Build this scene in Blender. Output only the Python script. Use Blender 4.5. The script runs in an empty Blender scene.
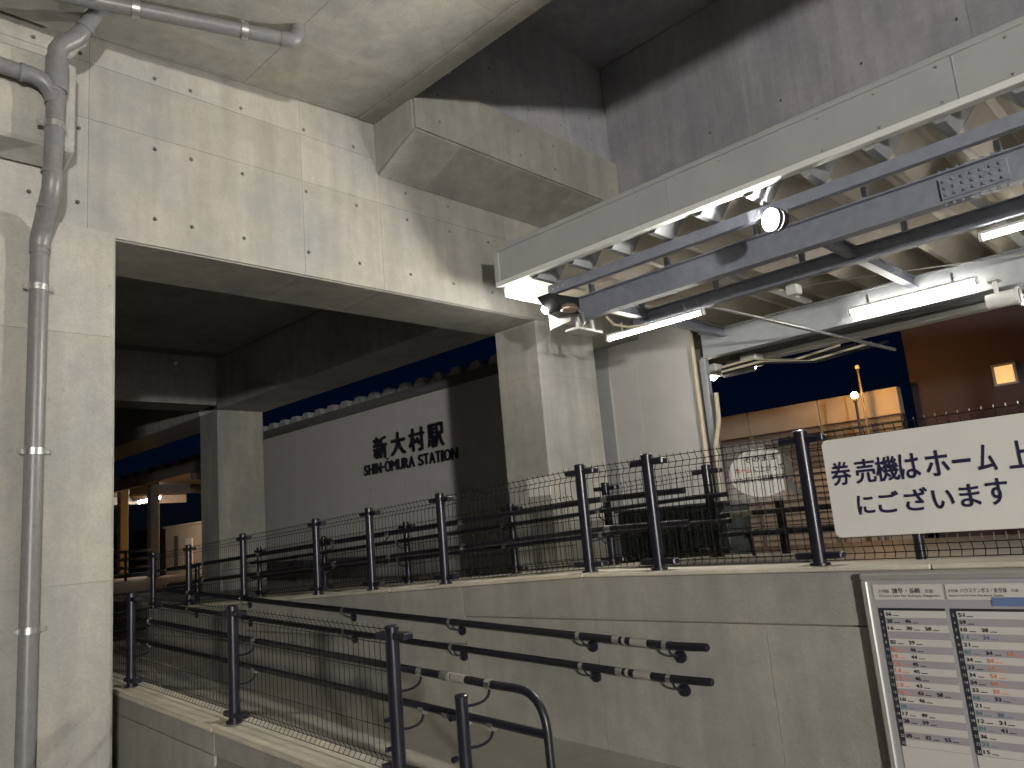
import bpy, bmesh, math, random
from mathutils import Vector, Matrix
random.seed(7)
R = math.radians
sc = bpy.context.scene
COL = sc.collection

# ------------------------------------------------------------------ camera
# axes: +x runs along the cross beam (right, away), +y along the canopy (left, away), z up; photo solved with f = 768 px
cam_d = bpy.data.cameras.new('camera'); cam = bpy.data.objects.new('camera', cam_d); COL.objects.link(cam)
cam_d.sensor_fit = 'HORIZONTAL'; cam_d.sensor_width = 36.0; cam_d.lens = 768 / 1024 * 36.0
cam_d.clip_start = 0.05; cam_d.clip_end = 2000
rx = Vector((0.6970, -0.7110, -0.0870)); dn = Vector((0.070, 0.188, -0.980)); fw = Vector((0.7130, 0.6770, 0.1810))
fw.normalize(); rx = (rx - fw * rx.dot(fw)).normalized(); up = rx.cross(fw).normalized()
cam.matrix_world = Matrix.Translation((0, 0, 1.63)) @ Matrix((rx, up, -fw)).transposed().to_4x4()
sc.camera = cam

# ------------------------------------------------------------------ world: night sky, no sun up
w = bpy.data.worlds.new('World'); sc.world = w; w.use_nodes = True
nt = w.node_tree; nt.nodes.clear()
sky = nt.nodes.new('ShaderNodeTexSky'); sky.sky_type = 'NISHITA'; sky.sun_disc = False
sky.sun_elevation = R(4.0); sky.sun_rotation = R(225); sky.air_density = 1.0; sky.dust_density = 0.2; sky.ozone_density = 6.0
bg = nt.nodes.new('ShaderNodeBackground'); bg.inputs['Strength'].default_value = 0.006
out = nt.nodes.new('ShaderNodeOutputWorld')
tint = nt.nodes.new('ShaderNodeMix'); tint.data_type = 'RGBA'; tint.blend_type = 'MULTIPLY'; tint.inputs[0].default_value = 1
tint.inputs[7].default_value = (.34, .31, .50, 1)     # night: only the deep blue end of the sky is left
nt.links.new(sky.outputs[0], tint.inputs[6]); nt.links.new(tint.outputs[2], bg.inputs[0]); nt.links.new(bg.outputs[0], out.inputs[0])
vs = sc.view_settings; vs.view_transform = 'Standard'; vs.look = 'None'; vs.gamma = 1; vs.use_curve_mapping = False
vs.exposure = 0.0
sc.cycles.max_bounces = 6; sc.cycles.diffuse_bounces = 3; sc.cycles.sample_clamp_indirect = 6
sc.cycles.use_denoising = True; sc.cycles.use_adaptive_sampling = True; sc.cycles.adaptive_threshold = 0.03

FLOOD_POWER = 2700.0      # emission of the floodlight dome
TUBE_POWER = 58.0
STREET_POWER = 2000.0
SODIUM_POWER = 620.0

# ------------------------------------------------------------------ materials
def newmat(name):
    m = bpy.data.materials.new(name); m.use_nodes = True
    n = m.node_tree.nodes; l = m.node_tree.links
    return m, n, l, n['Principled BSDF']
def mat(name, col, rough=.5, metal=0., bump=0., scale=40., var=.0, spec=.5):
    m, n, l, p = newmat(name)
    p.inputs['Base Color'].default_value = (*col, 1); p.inputs['Roughness'].default_value = rough
    p.inputs['Metallic'].default_value = metal; p.inputs['Specular IOR Level'].default_value = spec
    if var or bump:
        g = n.new('ShaderNodeNewGeometry'); t = n.new('ShaderNodeTexNoise'); t.inputs['Scale'].default_value = scale
        t.inputs['Detail'].default_value = 5; l.new(g.outputs['Position'], t.inputs['Vector'])
        if var:
            r = n.new('ShaderNodeMapRange'); r.inputs[1].default_value = .3; r.inputs[2].default_value = .7
            r.inputs[3].default_value = 1 - var; r.inputs[4].default_value = 1 + var
            mx = n.new('ShaderNodeVectorMath'); mx.operation = 'SCALE'; mx.inputs[0].default_value = col
            l.new(t.outputs['Fac'], r.inputs[0]); l.new(r.outputs[0], mx.inputs['Scale']); l.new(mx.outputs[0], p.inputs['Base Color'])
            r2 = n.new('ShaderNodeMapRange'); r2.inputs[3].default_value = max(.05, rough - .12); r2.inputs[4].default_value = min(1, rough + .12)
            l.new(t.outputs['Fac'], r2.inputs[0]); l.new(r2.outputs[0], p.inputs['Roughness'])
        if bump:
            b = n.new('ShaderNodeBump'); b.inputs['Strength'].default_value = bump; b.inputs['Distance'].default_value = .004
            l.new(t.outputs['Fac'], b.inputs['Height']); l.new(b.outputs[0], p.inputs['Normal'])
    return m
def concrete(name, col, dark=.84, rough=.72, streak=.25, grain=False):
    m, n, l, p = newmat(name)
    g = n.new('ShaderNodeNewGeometry'); oi = n.new('ShaderNodeObjectInfo')
    def noise(scale, detail, sx=1, sy=1, sz=1, rgh=.6):
        mp = n.new('ShaderNodeMapping'); mp.inputs['Scale'].default_value = (sx, sy, sz)
        l.new(g.outputs['Position'], mp.inputs['Vector'])
        t = n.new('ShaderNodeTexNoise'); t.inputs['Scale'].default_value = scale; t.inputs['Detail'].default_value = detail
        t.inputs['Roughness'].default_value = rgh; l.new(mp.outputs[0], t.inputs['Vector']); return t.outputs['Fac']
    def rng(s, a, b, c, d):
        r = n.new('ShaderNodeMapRange'); r.inputs[1].default_value = a; r.inputs[2].default_value = b
        r.inputs[3].default_value = c; r.inputs[4].default_value = d; l.new(s, r.inputs[0]); return r.outputs[0]
    def mul(a, b):
        x = n.new('ShaderNodeMath'); x.operation = 'MULTIPLY'; l.new(a, x.inputs[0]); l.new(b, x.inputs[1]); return x.outputs[0]
    big = noise(1.1, 3, rgh=.62); mid = noise(8, 6, rgh=.74); fine = noise(60, 2)
    st = noise(5, 3, 1, 1, .12)
    v = mul(rng(big, .32, .68, dark, 1.12), rng(mid, .3, .7, .89, 1.09))
    v = mul(v, rng(fine, .25, .75, .93, 1.07))
    v = mul(v, rng(st, .35, .7, 1 - streak, 1.08))
    v = mul(v, rng(oi.outputs['Random'], 0, 1, .93, 1.07))
    sp = noise(23, 1); v = mul(v, rng(sp, .72, .78, 1.0, .84))
    if grain: v = mul(v, rng(noise(30, 2, 1, 1, .03), .3, .7, .95, 1.04))
    sc_ = n.new('ShaderNodeVectorMath'); sc_.operation = 'SCALE'
    mixc = n.new('ShaderNodeMix'); mixc.data_type = 'RGBA'
    mixc.inputs[6].default_value = (*col, 1); mixc.inputs[7].default_value = (col[0] * 1.02, col[1] * .98, col[2] * .91, 1)
    l.new(rng(big, .4, .65, 0, 1), mixc.inputs[0]); l.new(mixc.outputs[2], sc_.inputs[0])
    l.new(v, sc_.inputs['Scale']); l.new(sc_.outputs[0], p.inputs['Base Color'])
    l.new(rng(mid, .3, .7, rough - .1, rough + .12), p.inputs['Roughness'])
    b = n.new('ShaderNodeBump'); b.inputs['Strength'].default_value = .35; b.inputs['Distance'].default_value = .006
    ad = n.new('ShaderNodeMath'); ad.operation = 'ADD'; l.new(mid, ad.inputs[0]); l.new(fine, ad.inputs[1])
    l.new(ad.outputs[0], b.inputs['Height']); l.new(b.outputs[0], p.inputs['Normal'])
    return m
def emit(name, col, s):
    m, n, l, p = newmat(name)
    p.inputs['Base Color'].default_value = (*col, 1)
    p.inputs['Emission Color'].default_value = (*col, 1); p.inputs['Emission Strength'].default_value = s
    return m
M = {}
M['conc'] = concrete('cast_concrete', (.345, .343, .322), streak=.12)
M['conc_core'] = mat('concrete_joint', (.22, .21, .185), .9)
M['conc_wall'] = concrete('ramp_concrete', (.32, .317, .295), dark=.86, streak=.12)
M['conc_haze'] = concrete('hazed_concrete', (.33, .335, .37), grain=True, streak=.1)  # bluish lens-flare haze over the upper concrete is put into this colour
M['coping'] = concrete('coping_mortar', (.55, .52, .44), dark=.8, streak=.05)
M['plug'] = mat('tie_plug', (.05, .045, .04), .9)
M['floor'] = concrete('ramp_floor', (.38, .37, .335), streak=0, rough=.6)
M['ground'] = concrete('paving_ground', (.20, .195, .185), streak=0, rough=.85)  # unseen paving, kept pale so it bounces more light upward
M['pvc'] = mat('grey_pvc', (.175, .175, .18), .38, 0, .05, 30, .1)
M['galv'] = mat('galvanised_steel', (.5, .5, .5), .38, .85, .05, 60, .15)
M['black'] = mat('black_coated_steel', (.012, .012, .022), .32, 0, 0, 9, .12)
M['rubber'] = mat('handrail_vinyl', (.010, .010, .018), .38)
M['wire'] = mat('coated_wire', (.035, .03, .026), .25, .6)
M['tape'] = mat('braille_plate', (.30, .285, .26), .5)
M['chrome'] = mat('bright_steel', (.6, .6, .6), .3, .95)
M['fascia'] = mat('painted_fascia', (.36, .37, .375), .45, 0, .03, 3, .06)
M['white'] = mat('white_painted_steel', (.72, .73, .73), .42, 0, .02, 8, .05)
M['bluegrey'] = mat('blue_grey_beam', (.25, .27, .33), .45, 0, .04, 12, .12)  # the blue is lens-flare tint over the beams, put into their colour
M['palegrey'] = mat('pale_grey_girder', (.36, .38, .40), .5, 0, .04, 8, .1)
M['sheet'] = mat('roof_underside', (.50, .46, .38), .6, 0, .04, 10, .08)
M['sheetgrey'] = mat('roof_sheet_grey', (.28, .29, .31), .5, 0, .03, 10, .08)
M['panel'] = mat('station_panel', (.54, .53, .52), .45, 0, .02, 4, .04)
M['joint'] = mat('panel_joint', (.14, .14, .14), .8)
M['dgrey'] = mat('dark_grey_trim', (.12, .12, .13), .5, 0, .03, 8, .1)
M['letter'] = mat('dark_letter', (.012, .012, .025), .4)
M['sign'] = mat('sign_white', (.68, .67, .64), .42, 0, .015, 3, .03)
M['ink'] = mat('sign_ink', (.012, .010, .055), .6)
M['red'] = mat('sign_red', (.55, .05, .035), .6)
M['ttframe'] = mat('aluminium_frame', (.55, .55, .54), .35, .6)
M['ttback'] = mat('board_grey', (.34, .335, .355), .4)
M['ttrow'] = mat('row_white', (.54, .52, .50), .4)
M['ttrow2'] = mat('row_grey', (.33, .31, .345), .4)
M['ttdark'] = mat('hour_strip', (.025, .03, .045), .4)
M['ttblue'] = mat('blue_print', (.12, .18, .35), .4)
M['ttorange'] = mat('orange_print', (.75, .25, .10), .5)
M['ttgreen'] = mat('teal_print', (.10, .25, .27), .5)
M['beige'] = mat('beige_conduit', (.55, .49, .36), .5)
M['hood'] = mat('black_hood', (.015, .015, .018), .35)
M['copper'] = mat('lamp_reflector', (.5, .36, .3), .25, .8)
M['cabinet'] = mat('dark_cabinet', (.035, .045, .045), .45, 0, .03, 30, .15)
M['louvre'] = mat('barrier_louvre', (.22, .20, .19), .6, 0, .05, 4, .1)
M['barrier'] = mat('barrier_panel', (.52, .46, .38), .7, 0, .05, 2, .1)
M['brown'] = mat('brown_cladding', (.07, .048, .06), .7, 0, .05, 2, .12)
M['house'] = mat('house_render', (.55, .48, .40), .8, 0, .05, 3, .08)
M['farsteel'] = mat('far_steel', (.22, .20, .19), .6, 0, .05, 6, .1)
M['flood'] = emit('floodlight_lens', (1, .955, .865), FLOOD_POWER)
M['flood2'] = emit('hooded_lens', (1, .95, .86), 600)
M['tube'] = emit('tube_light', (1, .95, .85), TUBE_POWER)
M['spot'] = emit('spot_lens', (1, .93, .75), 30)
M['street'] = emit('street_globe', (1, .95, .87), STREET_POWER)
M['sodium'] = emit('sodium_lens', (1, .46, .10), SODIUM_POWER)
M['sodium2'] = emit('far_sodium_lens', (1, .50, .13), 1300)
M['winlit'] = emit('lit_window', (1, .62, .25), .75)
m, n, l, p = newmat('clear_sleeve'); M['sleeve'] = m
p.inputs['Base Color'].default_value = (.9, .9, .92, 1); p.inputs['Roughness'].default_value = .25; p.inputs['Alpha'].default_value = .12

m, n, l, p = newmat('bubble_paper'); M['paper'] = m
p.inputs['Base Color'].default_value = (.86, .85, .83, 1); p.inputs['Roughness'].default_value = .6
tr = n.new('ShaderNodeBsdfTranslucent'); tr.inputs[0].default_value = (.85, .82, .76, 1); mxs = n.new('ShaderNodeMixShader'); mxs.inputs[0].default_value = .15
l.new(p.outputs[0], mxs.inputs[1]); l.new(tr.outputs[0], mxs.inputs[2]); l.new(mxs.outputs[0], n['Material Output'].inputs[0])
# ------------------------------------------------------------------ mesh helpers (world coordinates in, local meshes out)
ORI = {}
class MB:
    def __init__(s): s.v = []; s.f = []; s.m = []
    def add(s, vs, fs, mi=0):
        o = len(s.v); s.v += [tuple(v) for v in vs]; s.f += [tuple(i + o for i in f) for f in fs]; s.m += [mi] * len(fs); return s
    def box(s, x0, x1, y0, y1, z0, z1, mi=0):
        x0, x1 = sorted((x0, x1)); y0, y1 = sorted((y0, y1)); z0, z1 = sorted((z0, z1))
        v = [(x, y, z) for z in (z0, z1) for y in (y0, y1) for x in (x0, x1)]
        return s.add(v, [(0, 2, 3, 1), (4, 5, 7, 6), (0, 1, 5, 4), (2, 6, 7, 3), (0, 4, 6, 2), (1, 3, 7, 5)], mi)
    def prism(s, poly, ax, a, b, mi=0):
        # poly: list of 2D points in the two other axes (in x,y,z order), extruded along ax from a to b
        def P(q, t):
            q = list(q); q.insert(ax, t); return tuple(q)
        n_ = len(poly); v = [P(q, a) for q in poly] + [P(q, b) for q in poly]
        f = [tuple(range(n_))[::-1], tuple(range(n_, 2 * n_))] + [(i, (i + 1) % n_, n_ + (i + 1) % n_, n_ + i) for i in range(n_)]
        return s.add(v, f, mi)
    def tube(s, pts, r, seg=8, mi=0, caps=True):
        pts = [Vector(p) for p in pts]; rs = r if isinstance(r, (list, tuple)) else [r] * len(pts)
        d0 = (pts[1] - pts[0]).normalized(); ref = Vector((0, 0, 1)) if abs(d0.z) < .9 else Vector((1, 0, 0))
        u = d0.cross(ref).normalized(); vs = []
        for i, p in enumerate(pts):
            a = (pts[i] - pts[i - 1]).normalized() if i else d0
            b = (pts[i + 1] - pts[i]).normalized() if i < len(pts) - 1 else a
            t = (a + b); t = t.normalized() if t.length > 1e-6 else b
            u = (u - t * u.dot(t)).normalized(); w_ = t.cross(u)
            k = 1 / max(.5, math.sqrt(max(.01, (1 + a.dot(b)) / 2)))
            for j in range(seg):
                an = 2 * math.pi * j / seg; vs.append(p + (u * math.cos(an) + w_ * math.sin(an)) * rs[i] * (k if rs[i] else 1))
        fs = []
        for i in range(len(pts) - 1):
            for j in range(seg):
                fs.append((i * seg + j, i * seg + (j + 1) % seg, (i + 1) * seg + (j + 1) % seg, (i + 1) * seg + j))
        if caps:
            fs.append(tuple(range(seg))[::-1]); fs.append(tuple(range((len(pts) - 1) * seg, len(pts) * seg)))
        return s.add(vs, fs, mi)
    def mesh(s, name, org, mats, smooth=False, bevel=0):
        me = bpy.data.meshes.new(name)
        me.from_pydata([(v[0] - org[0], v[1] - org[1], v[2] - org[2]) for v in s.v], [], s.f)
        for k in mats: me.materials.append(M[k] if isinstance(k, str) else k)
        me.polygons.foreach_set('material_index', s.m)
        bm = bmesh.new(); bm.from_mesh(me)
        if bevel:
            bmesh.ops.remove_doubles(bm, verts=bm.verts, dist=1e-5)
            ed = [e for e in bm.edges if len(e.link_faces) == 2 and e.calc_face_angle(0) > .5]
            bmesh.ops.bevel(bm, geom=ed, offset=bevel, segments=1, affect='EDGES', profile=.5)
        bmesh.ops.recalc_face_normals(bm, faces=bm.faces)
        bm.to_mesh(me); bm.free()
        if smooth:
            me.polygons.foreach_set('use_smooth', [True] * len(me.polygons))
            try: me.set_sharp_from_angle(angle=R(40))
            except Exception: pass
        me.update(); return me
    def build(s, name, mats, parent=None, smooth=False, bevel=0, org=None):
        if isinstance(mats, str): mats = [mats]
        if org is None:
            xs, ys, zs = zip(*s.v); org = ((min(xs) + max(xs)) / 2, (min(ys) + max(ys)) / 2, min(zs))
        o = bpy.data.objects.new(name, s.mesh(name, org, mats, smooth, bevel)); COL.objects.link(o)
        return place(o, org, parent)
def place(o, org, parent=None):
    org = Vector(org); ORI[o.name] = org
    if parent: o.parent = parent; o.location = org - ORI[parent.name]
    else: o.location = org
    return o
def shift(o, d, parent=None):
    c = o.copy(); COL.objects.link(c)
    return place(c, ORI[o.name] + Vector(d), parent or o.parent)
def shift_tree(o, d, parent=None):
    c = shift(o, d, parent)
    for ch in list(o.children):
        k = ch.copy(); COL.objects.link(k); k.parent = c; ORI[k.name] = ORI[ch.name] + Vector(d)
    return c
def tag(o, label, cat=None, group=None, kind=None):
    if label: o['label'] = label
    if cat: o['category'] = cat
    if group: o['group'] = group
    if kind: o['kind'] = kind
    return o
def thing(name, label, cat, loc, group=None):
    o = bpy.data.objects.new(name, None); o.empty_display_size = .2; COL.objects.link(o); place(o, loc)
    return tag(o, label, cat, group)
def struct(o): o['kind'] = 'structure'; return o
def arc(c, r, a0, a1, n_, ax):   # arc points in the plane normal to ax
    pts = []
    for i in range(n_ + 1):
        a = R(a0 + (a1 - a0) * i / n_); q = [c[k] for k in range(3) if k != ax]
        q = [q[0] + r * math.cos(a), q[1] + r * math.sin(a)]; q.insert(ax, c[ax]); pts.append(tuple(q))
    return pts
def ramp_arc(p0, p1, p2, n_=6):   # quadratic curve through a corner
    p0, p1, p2 = Vector(p0), Vector(p1), Vector(p2)
    return [p0 * (1 - t) ** 2 + p1 * 2 * t * (1 - t) + p2 * t * t for t in [i / n_ for i in range(n_ + 1)]]

# formwork panel with tie holes: (u, v) rectangle on the plane o + u*U + v*V, facing N
def form_panel(parent, o, U, V, N, u0, u1, v0, v1, holes=(), mk='conc', name='panel', th=.022, gap=.0014, rr=.019):
    o, U, V, N = Vector(o), Vector(U), Vector(V), Vector(N)
    u0 += gap; u1 -= gap; v0 += gap; v1 -= gap
    H_ = [h for h in holes if u0 + .03 < h[0] < u1 - .03 and v0 + .03 < h[1] < v1 - .03]
    b = MB(); P = lambda u, v, d=0: o + U * u + V * v + N * (th + d)
    us = sorted({u0, u1} | {round(h[0] + s * rr * 1.3, 5) for h in H_ for s in (-1, 1)})
    vv = sorted({v0, v1} | {round(h[1] + s * rr * 1.3, 5) for h in H_ for s in (-1, 1)})
    for i in range(len(us) - 1):
        for j in range(len(vv) - 1):
            a, c, d, e = us[i], us[i + 1], vv[j], vv[j + 1]
            hh = [h for h in H_ if a < h[0] < c and d < h[1] < e and c - a < rr * 3 and e - d < rr * 3]
            if not hh: b.add([P(a, d), P(c, d), P(c, e), P(a, e)], [(0, 1, 2, 3)]); continue
            h = hh[0]; ring = [(h[0] + rr * math.cos(R(45 * k)), h[1] + rr * math.sin(R(45 * k))) for k in range(8)]
            sq = [(c, h[1]), (c, e), (h[0], e), (a, e), (a, h[1]), (a, d), (h[0], d), (c, d)]
            v_ = [P(*q) for q in sq] + [P(*q) for q in ring] + [P(h[0] + (q[0] - h[0]) * .7, h[1] + (q[1] - h[1]) * .7, -.020) for q in ring]
            b.add(v_[:16], [(k, (k + 1) % 8, 8 + (k + 1) % 8, 8 + k) for k in range(8)])
            b.add(v_[8:], [(k, (k + 1) % 8, 8 + (k + 1) % 8, 8 + k) for k in range(8)], 0)
            b.add(v_[16:], [tuple(range(8))], 1)
    c4 = [(u0, v0), (u1, v0), (u1, v1), (u0, v1)]
    for k in range(4):
        p, q = c4[k], c4[(k + 1) % 4]
        b.add([P(*p), P(*q), P(*q, -th), P(*p, -th)], [(0, 1, 2, 3)])
    return b.build(name, [mk, 'plug'], parent)
def poly_panel(parent, poly, ax, a, b_, mk, name='panel', bevel=.0008):
    b = MB(); b.prism(poly, ax, a, b_); return b.build(name, mk, parent, bevel=bevel)

# text as a mesh facing -x (reads towards -y) or any frame; returns an object
def text_obj(s, parent, frame, width=None, height=1., name='lettering', mk='ink', ext=.002, off=0., bold=0.):
    cu = bpy.data.curves.new('t', 'FONT'); cu.body = s; cu.size = 1.0; cu.extrude = 0; cu.offset = off; cu.resolution_u = 3
    to = bpy.data.objects.new('t', cu); COL.objects.link(to)
    dg = bpy.context.evaluated_depsgraph_get(); me = bpy.data.meshes.new_from_object(to.evaluated_get(dg))
    bpy.data.objects.remove(to); bpy.data.curves.remove(cu)
    xs = [v.co.x for v in me.vertices]; ys = [v.co.y for v in me.vertices]
    x0, x1, y0, y1 = min(xs), max(xs), min(ys), max(ys)
    sy = height / (y1 - y0) if height else 1; sx = width / (x1 - x0) if width else sy
    if not height: sy = sx
    o, U, V, N = [Vector(q) for q in frame]
    co = [o + U * ((v.co.x - x0) * sx) + V * ((v.co.y - y0) * sy) for v in me.vertices]
    fs = [tuple(p.vertices) for p in me.polygons]; b = MB()
    if ext > .004:
        n_ = len(co); b.add([c + N * ext for c in co] + co, fs + [tuple(i + n_ for i in f)[::-1] for f in fs])
        cnt = {}
        for f in fs:
            for i in range(len(f)):
                e = (f[i], f[(i + 1) % len(f)]); k = tuple(sorted(e)); cnt.setdefault(k, []).append(e)
        b.add([], [])
        for k, e in cnt.items():
            if len(e) == 1: b.f.append((e[0][0], e[0][1], e[0][1] + n_, e[0][0] + n_)); b.m.append(0)
    else: b.add([c + N * ext for c in co], fs)
    if bold:
        for q, (du, dv) in enumerate(((1, 0), (-1, 0), (0, 1), (0, -1), (.7, .7), (-.7, .7), (.7, -.7), (-.7, -.7))):
            b.add([c + N * (ext + .0002 * (q + 1)) + U * (du * bold) + V * (dv * bold) for c in co], fs)
    bpy.data.meshes.remove(me)
    return b.build(name, mk, parent)
NX = lambda x, y, z: ((x, y, z), (0, -1, 0), (0, 0, 1), (-1, 0, 0))      # frame for writing on a face that looks to -x

# profile heights of the switchback ramp
zt = lambda y: 1.285 - max(0., y - 3.3) * .0405                 # top of the inner retaining wall
zc = lambda y: .515 + .05 * (y - 5.2)                           # top of the outer ramp kerb wall
zr = lambda y: .15 + .05 * (y - 2.2)               # lower flight floor
zu = lambda y: .885 - max(0., y - 3.3) * .05                    # upper flight floor

# ================================================================== SETTING
b = MB(); b.add([(-300, -300, 0), (300, -300, 0), (300, 300, 0), (-300, 300, 0)], [(0, 1, 2, 3)]); struct(b.build('ground', 'ground', org=(0, 0, 0)))
b = MB(); b.prism([(-.85, -.02), (10.2, -.02), (10.2, zr(10.2)), (-.85, .004)], 0, 2.64, 4.0); struct(b.build('ramp_lower_flight', 'floor'))
b = MB(); b.box(2.64, 5.4, 10.2, 12.2, -.02, .5); struct(b.build('ramp_turn_landing', 'floor'))
b = MB(); b.prism([(3.3, -.02), (10.2, -.02), (10.2, .545), (3.3, .885)], 0, 4.25, 5.4); struct(b.build('ramp_upper_flight', 'floor'))
b = MB(); b.box(4.25, 5.4, -5, 3.3, -.02, .885); struct(b.build('landing_floor', 'floor'))
b = MB(); b.box(5.4, 13.0, -5, 60, -.02, .89); struct(b.build('station_floor', 'floor'))

# ================================================================== VIADUCT
vd = thing('viaduct', 'huge cast concrete railway viaduct with columns, cross beam and deck slab', 'viaduct', (4, 6.4, 0))
X_, Y_, Z_ = (1, 0, 0), (0, 1, 0), (0, 0, 1)
# cross beam
b = MB(); b.box(-3, 12, 6.02, 6.86, 4.10, 7.9); cb = b.build('cross_beam', 'conc_core', vd)
HX = [-.5, .1, .7, 1.1, 1.43, 1.75, 2.32, 2.62, 3.08, 3.72, 4.29, 4.93, 5.53, 6.13, 6.73, 7.33]
holes = [(x, z) for x in HX for z in (4.31, 4.92, 5.56)] + [(4.93, 5.22), (5.53, 5.22)]
us = [-3, -.04, 1.82, 3.68, 4.58, 6.42, 8.22, 12]; vz = [4.08, 5.02, 5.50, 6.2]
for i in range(len(us) - 1):
    for j in range(len(vz) - 1):
        form_panel(cb, (0, 6.022, 0), X_, Z_, (0, -1, 0), us[i], us[i + 1], vz[j], vz[j + 1], holes)
for i in range(len(us) - 1):   # underside of the cross beam
    b = MB(); b.prism([(6.003, 4.098), (6.03, 4.072), (6.83, 4.072), (6.857, 4.098)], 0, us[i] + .003, us[i + 1] - .003); b.build('soffit_panel', 'conc', cb)
# ledge on the beam, right of the slab
b = MB(); b.prism([(6.0, 5.34), (5.36, 5.58), (5.36, 6.19), (6.0, 6.19)], 0, 4.58, 8.0); lg = b.build('ledge', 'conc_core', vd)
lh = [(x, z) for x in (4.9, 5.5, 6.1, 6.7, 7.3) for z in (5.74, 6.04)]
for i, (a, c) in enumerate([(4.58, 5.5), (5.5, 7.3), (7.3, 8.0)]):
    form_panel(lg, (0, 5.362, 0), X_, Z_, (0, -1, 0), a, c, 5.58, 6.19, lh)
for a, c in [(4.58, 5.2), (5.2, 7.0), (7.0, 8.0)]:
    N_ = Vector((0, -.24, -.64)).normalized(); V_ = Vector((0, -.64, .24)).normalized()
    form_panel(lg, Vector((0, 6.0, 5.34)) - N_ * .001, X_, tuple(V_), tuple(N_), a, c, .0, .683, name='soffit_panel')
b = MB(); b.prism([(5.995, 5.35), (5.37, 5.585), (5.37, 6.185), (5.995, 6.185)], 0, 4.56, 4.581); b.build('end_panel', 'conc', lg)
# wall above the ledge, side girder and upper soffit in the haze-tinted concrete
b = MB(); b.box(4.58, 8.0, 5.44, 6.0, 6.23, 7.9); uw = b.build('upper_wall', 'conc_haze', vd)
uh = [(x, z) for x in (5.2, 5.8, 6.4, 7.0, 7.6) for z in (6.45, 6.75)]
for a, c in [(4.58, 6.0), (6.0, 8.0)]:
    form_panel(uw, (0, 5.442, 0), X_, Z_, (0, -1, 0), a, c, 6.23, 6.95, uh, 'conc_haze')
b = MB(); b.box(5.0, 5.17, 5.405, 5.419, 6.42, 6.5); b.build('name_plate', 'white', uw, bevel=.004)
b = MB(); b.box(8.0, 9.2, -6, 6.0, 4.95, 7.9); gw = b.build('side_girder', 'conc_core', vd)
gh = [(y, 6.02) for y in (-.5, .4, 1.3, 2.2, 3.08, 3.97, 4.8)]
for a, c in [(-6, -2.4), (-2.4, -.6), (-.6, 1.2), (1.2, 3.5), (3.5, 5.42)]:
    form_panel(gw, (8.0, 0, 0), Y_, Z_, (-1, 0, 0), a, c, 4.95, 7.6, gh, 'conc_haze', th=.02)
b = MB(); b.box(4.0, 9.2, -6, 6.8, 7.62, 8.1); b.build('upper_soffit', 'conc_haze', vd)
# deck slab over the forecourt (slightly crossfalling) with panels
sz = lambda x: 5.725 + (x - 1.82) * .066
b = MB(); b.prism([(-6, sz(-6) + .02), (4.55, sz(4.55) + .02), (4.55, 6.9), (-6, 6.9)], 1, -8, 5.99); sl = b.build('deck_slab', 'conc_core', vd)
su = [(-6, -2.5), (-2.5, -.2), (-.2, 1.7), (1.7, 3.1), (3.1, 4.36), (4.36, 4.575)]; sv = [-8, -4.2, -1.5, .3, 2.1, 3.9, 5.15, 5.985]
for a, c in su:
    for j in range(len(sv) - 1):
        b = MB(); a_, c_ = a + .002, c - .002
        dz = .0 if c < 4.5 else -.012
        b.add([(a_, sv[j] + .002, sz(a_) + dz), (c_, sv[j] + .002, sz(c_) + dz), (c_, sv[j + 1] - .002, sz(c_) + dz), (a_, sv[j + 1] - .002, sz(a_) + dz)] +
              [(a_, sv[j] + .002, sz(a_) + .03), (c_, sv[j] + .002, sz(c_) + .03), (c_, sv[j + 1] - .002, sz(c_) + .03), (a_, sv[j + 1] - .002, sz(a_) + .03)],
              [(0, 3, 2, 1), (4, 5, 6, 7), (0, 1, 5, 4), (1, 2, 6, 5), (2, 3, 7, 6), (3, 0, 4, 7)])
        b.build('soffit_panel', 'conc', sl)
# longitudinal girder at the far left above the camera, and the corbel under it
b = MB(); b.box(.1, 1.66, -8, 5.9, 5.60, 6.0); b.build('edge_girder', 'conc', vd, bevel=.022)
b = MB(); b.prism([(5.978, 4.50), (5.74, 4.58), (5.74, 5.28), (5.978, 5.28)], 0, .2, 1.655); b.build('corbel', 'conc', vd, bevel=.02)
# columns: front left, front right, and the pair behind
def column(x0, x1, y0, y1, zb, ztop, seams, mk='conc'):
    b = MB(); b.box(x0, x1, y0, y1, zb, ztop); c = b.build('column', 'conc_core', vd)
    zs = [zb] + seams + [ztop]
    for i in range(len(zs) - 1):
        b = MB(); e = .026; X0, X1, Y0, Y1 = x0 - .02, x1 + .02, y0 - .02, y1 + .02
        b.prism([(X0 + e, Y0), (X1 - e, Y0), (X1, Y0 + e), (X1, Y1 - e), (X1 - e, Y1), (X0 + e, Y1), (X0, Y1 - e), (X0, Y0 + e)], 2, zs[i] + .0012, zs[i + 1] - .0012); b.build('lift', mk, c)
    return c
column(.62, 1.99, 5.96, 6.80, 0, 4.095, [1.5, 3.27])
column(6.86, 7.93, 6.02, 6.72, 0, 4.07, [1.6, 3.40])
column(6.86, 7.80, 14.62, 15.4, 0, 4.40, [1.6, 3.4])
column(.9, 1.9, 14.62, 15.4, 0, 4.40, [1.8, 3.6])
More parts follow.
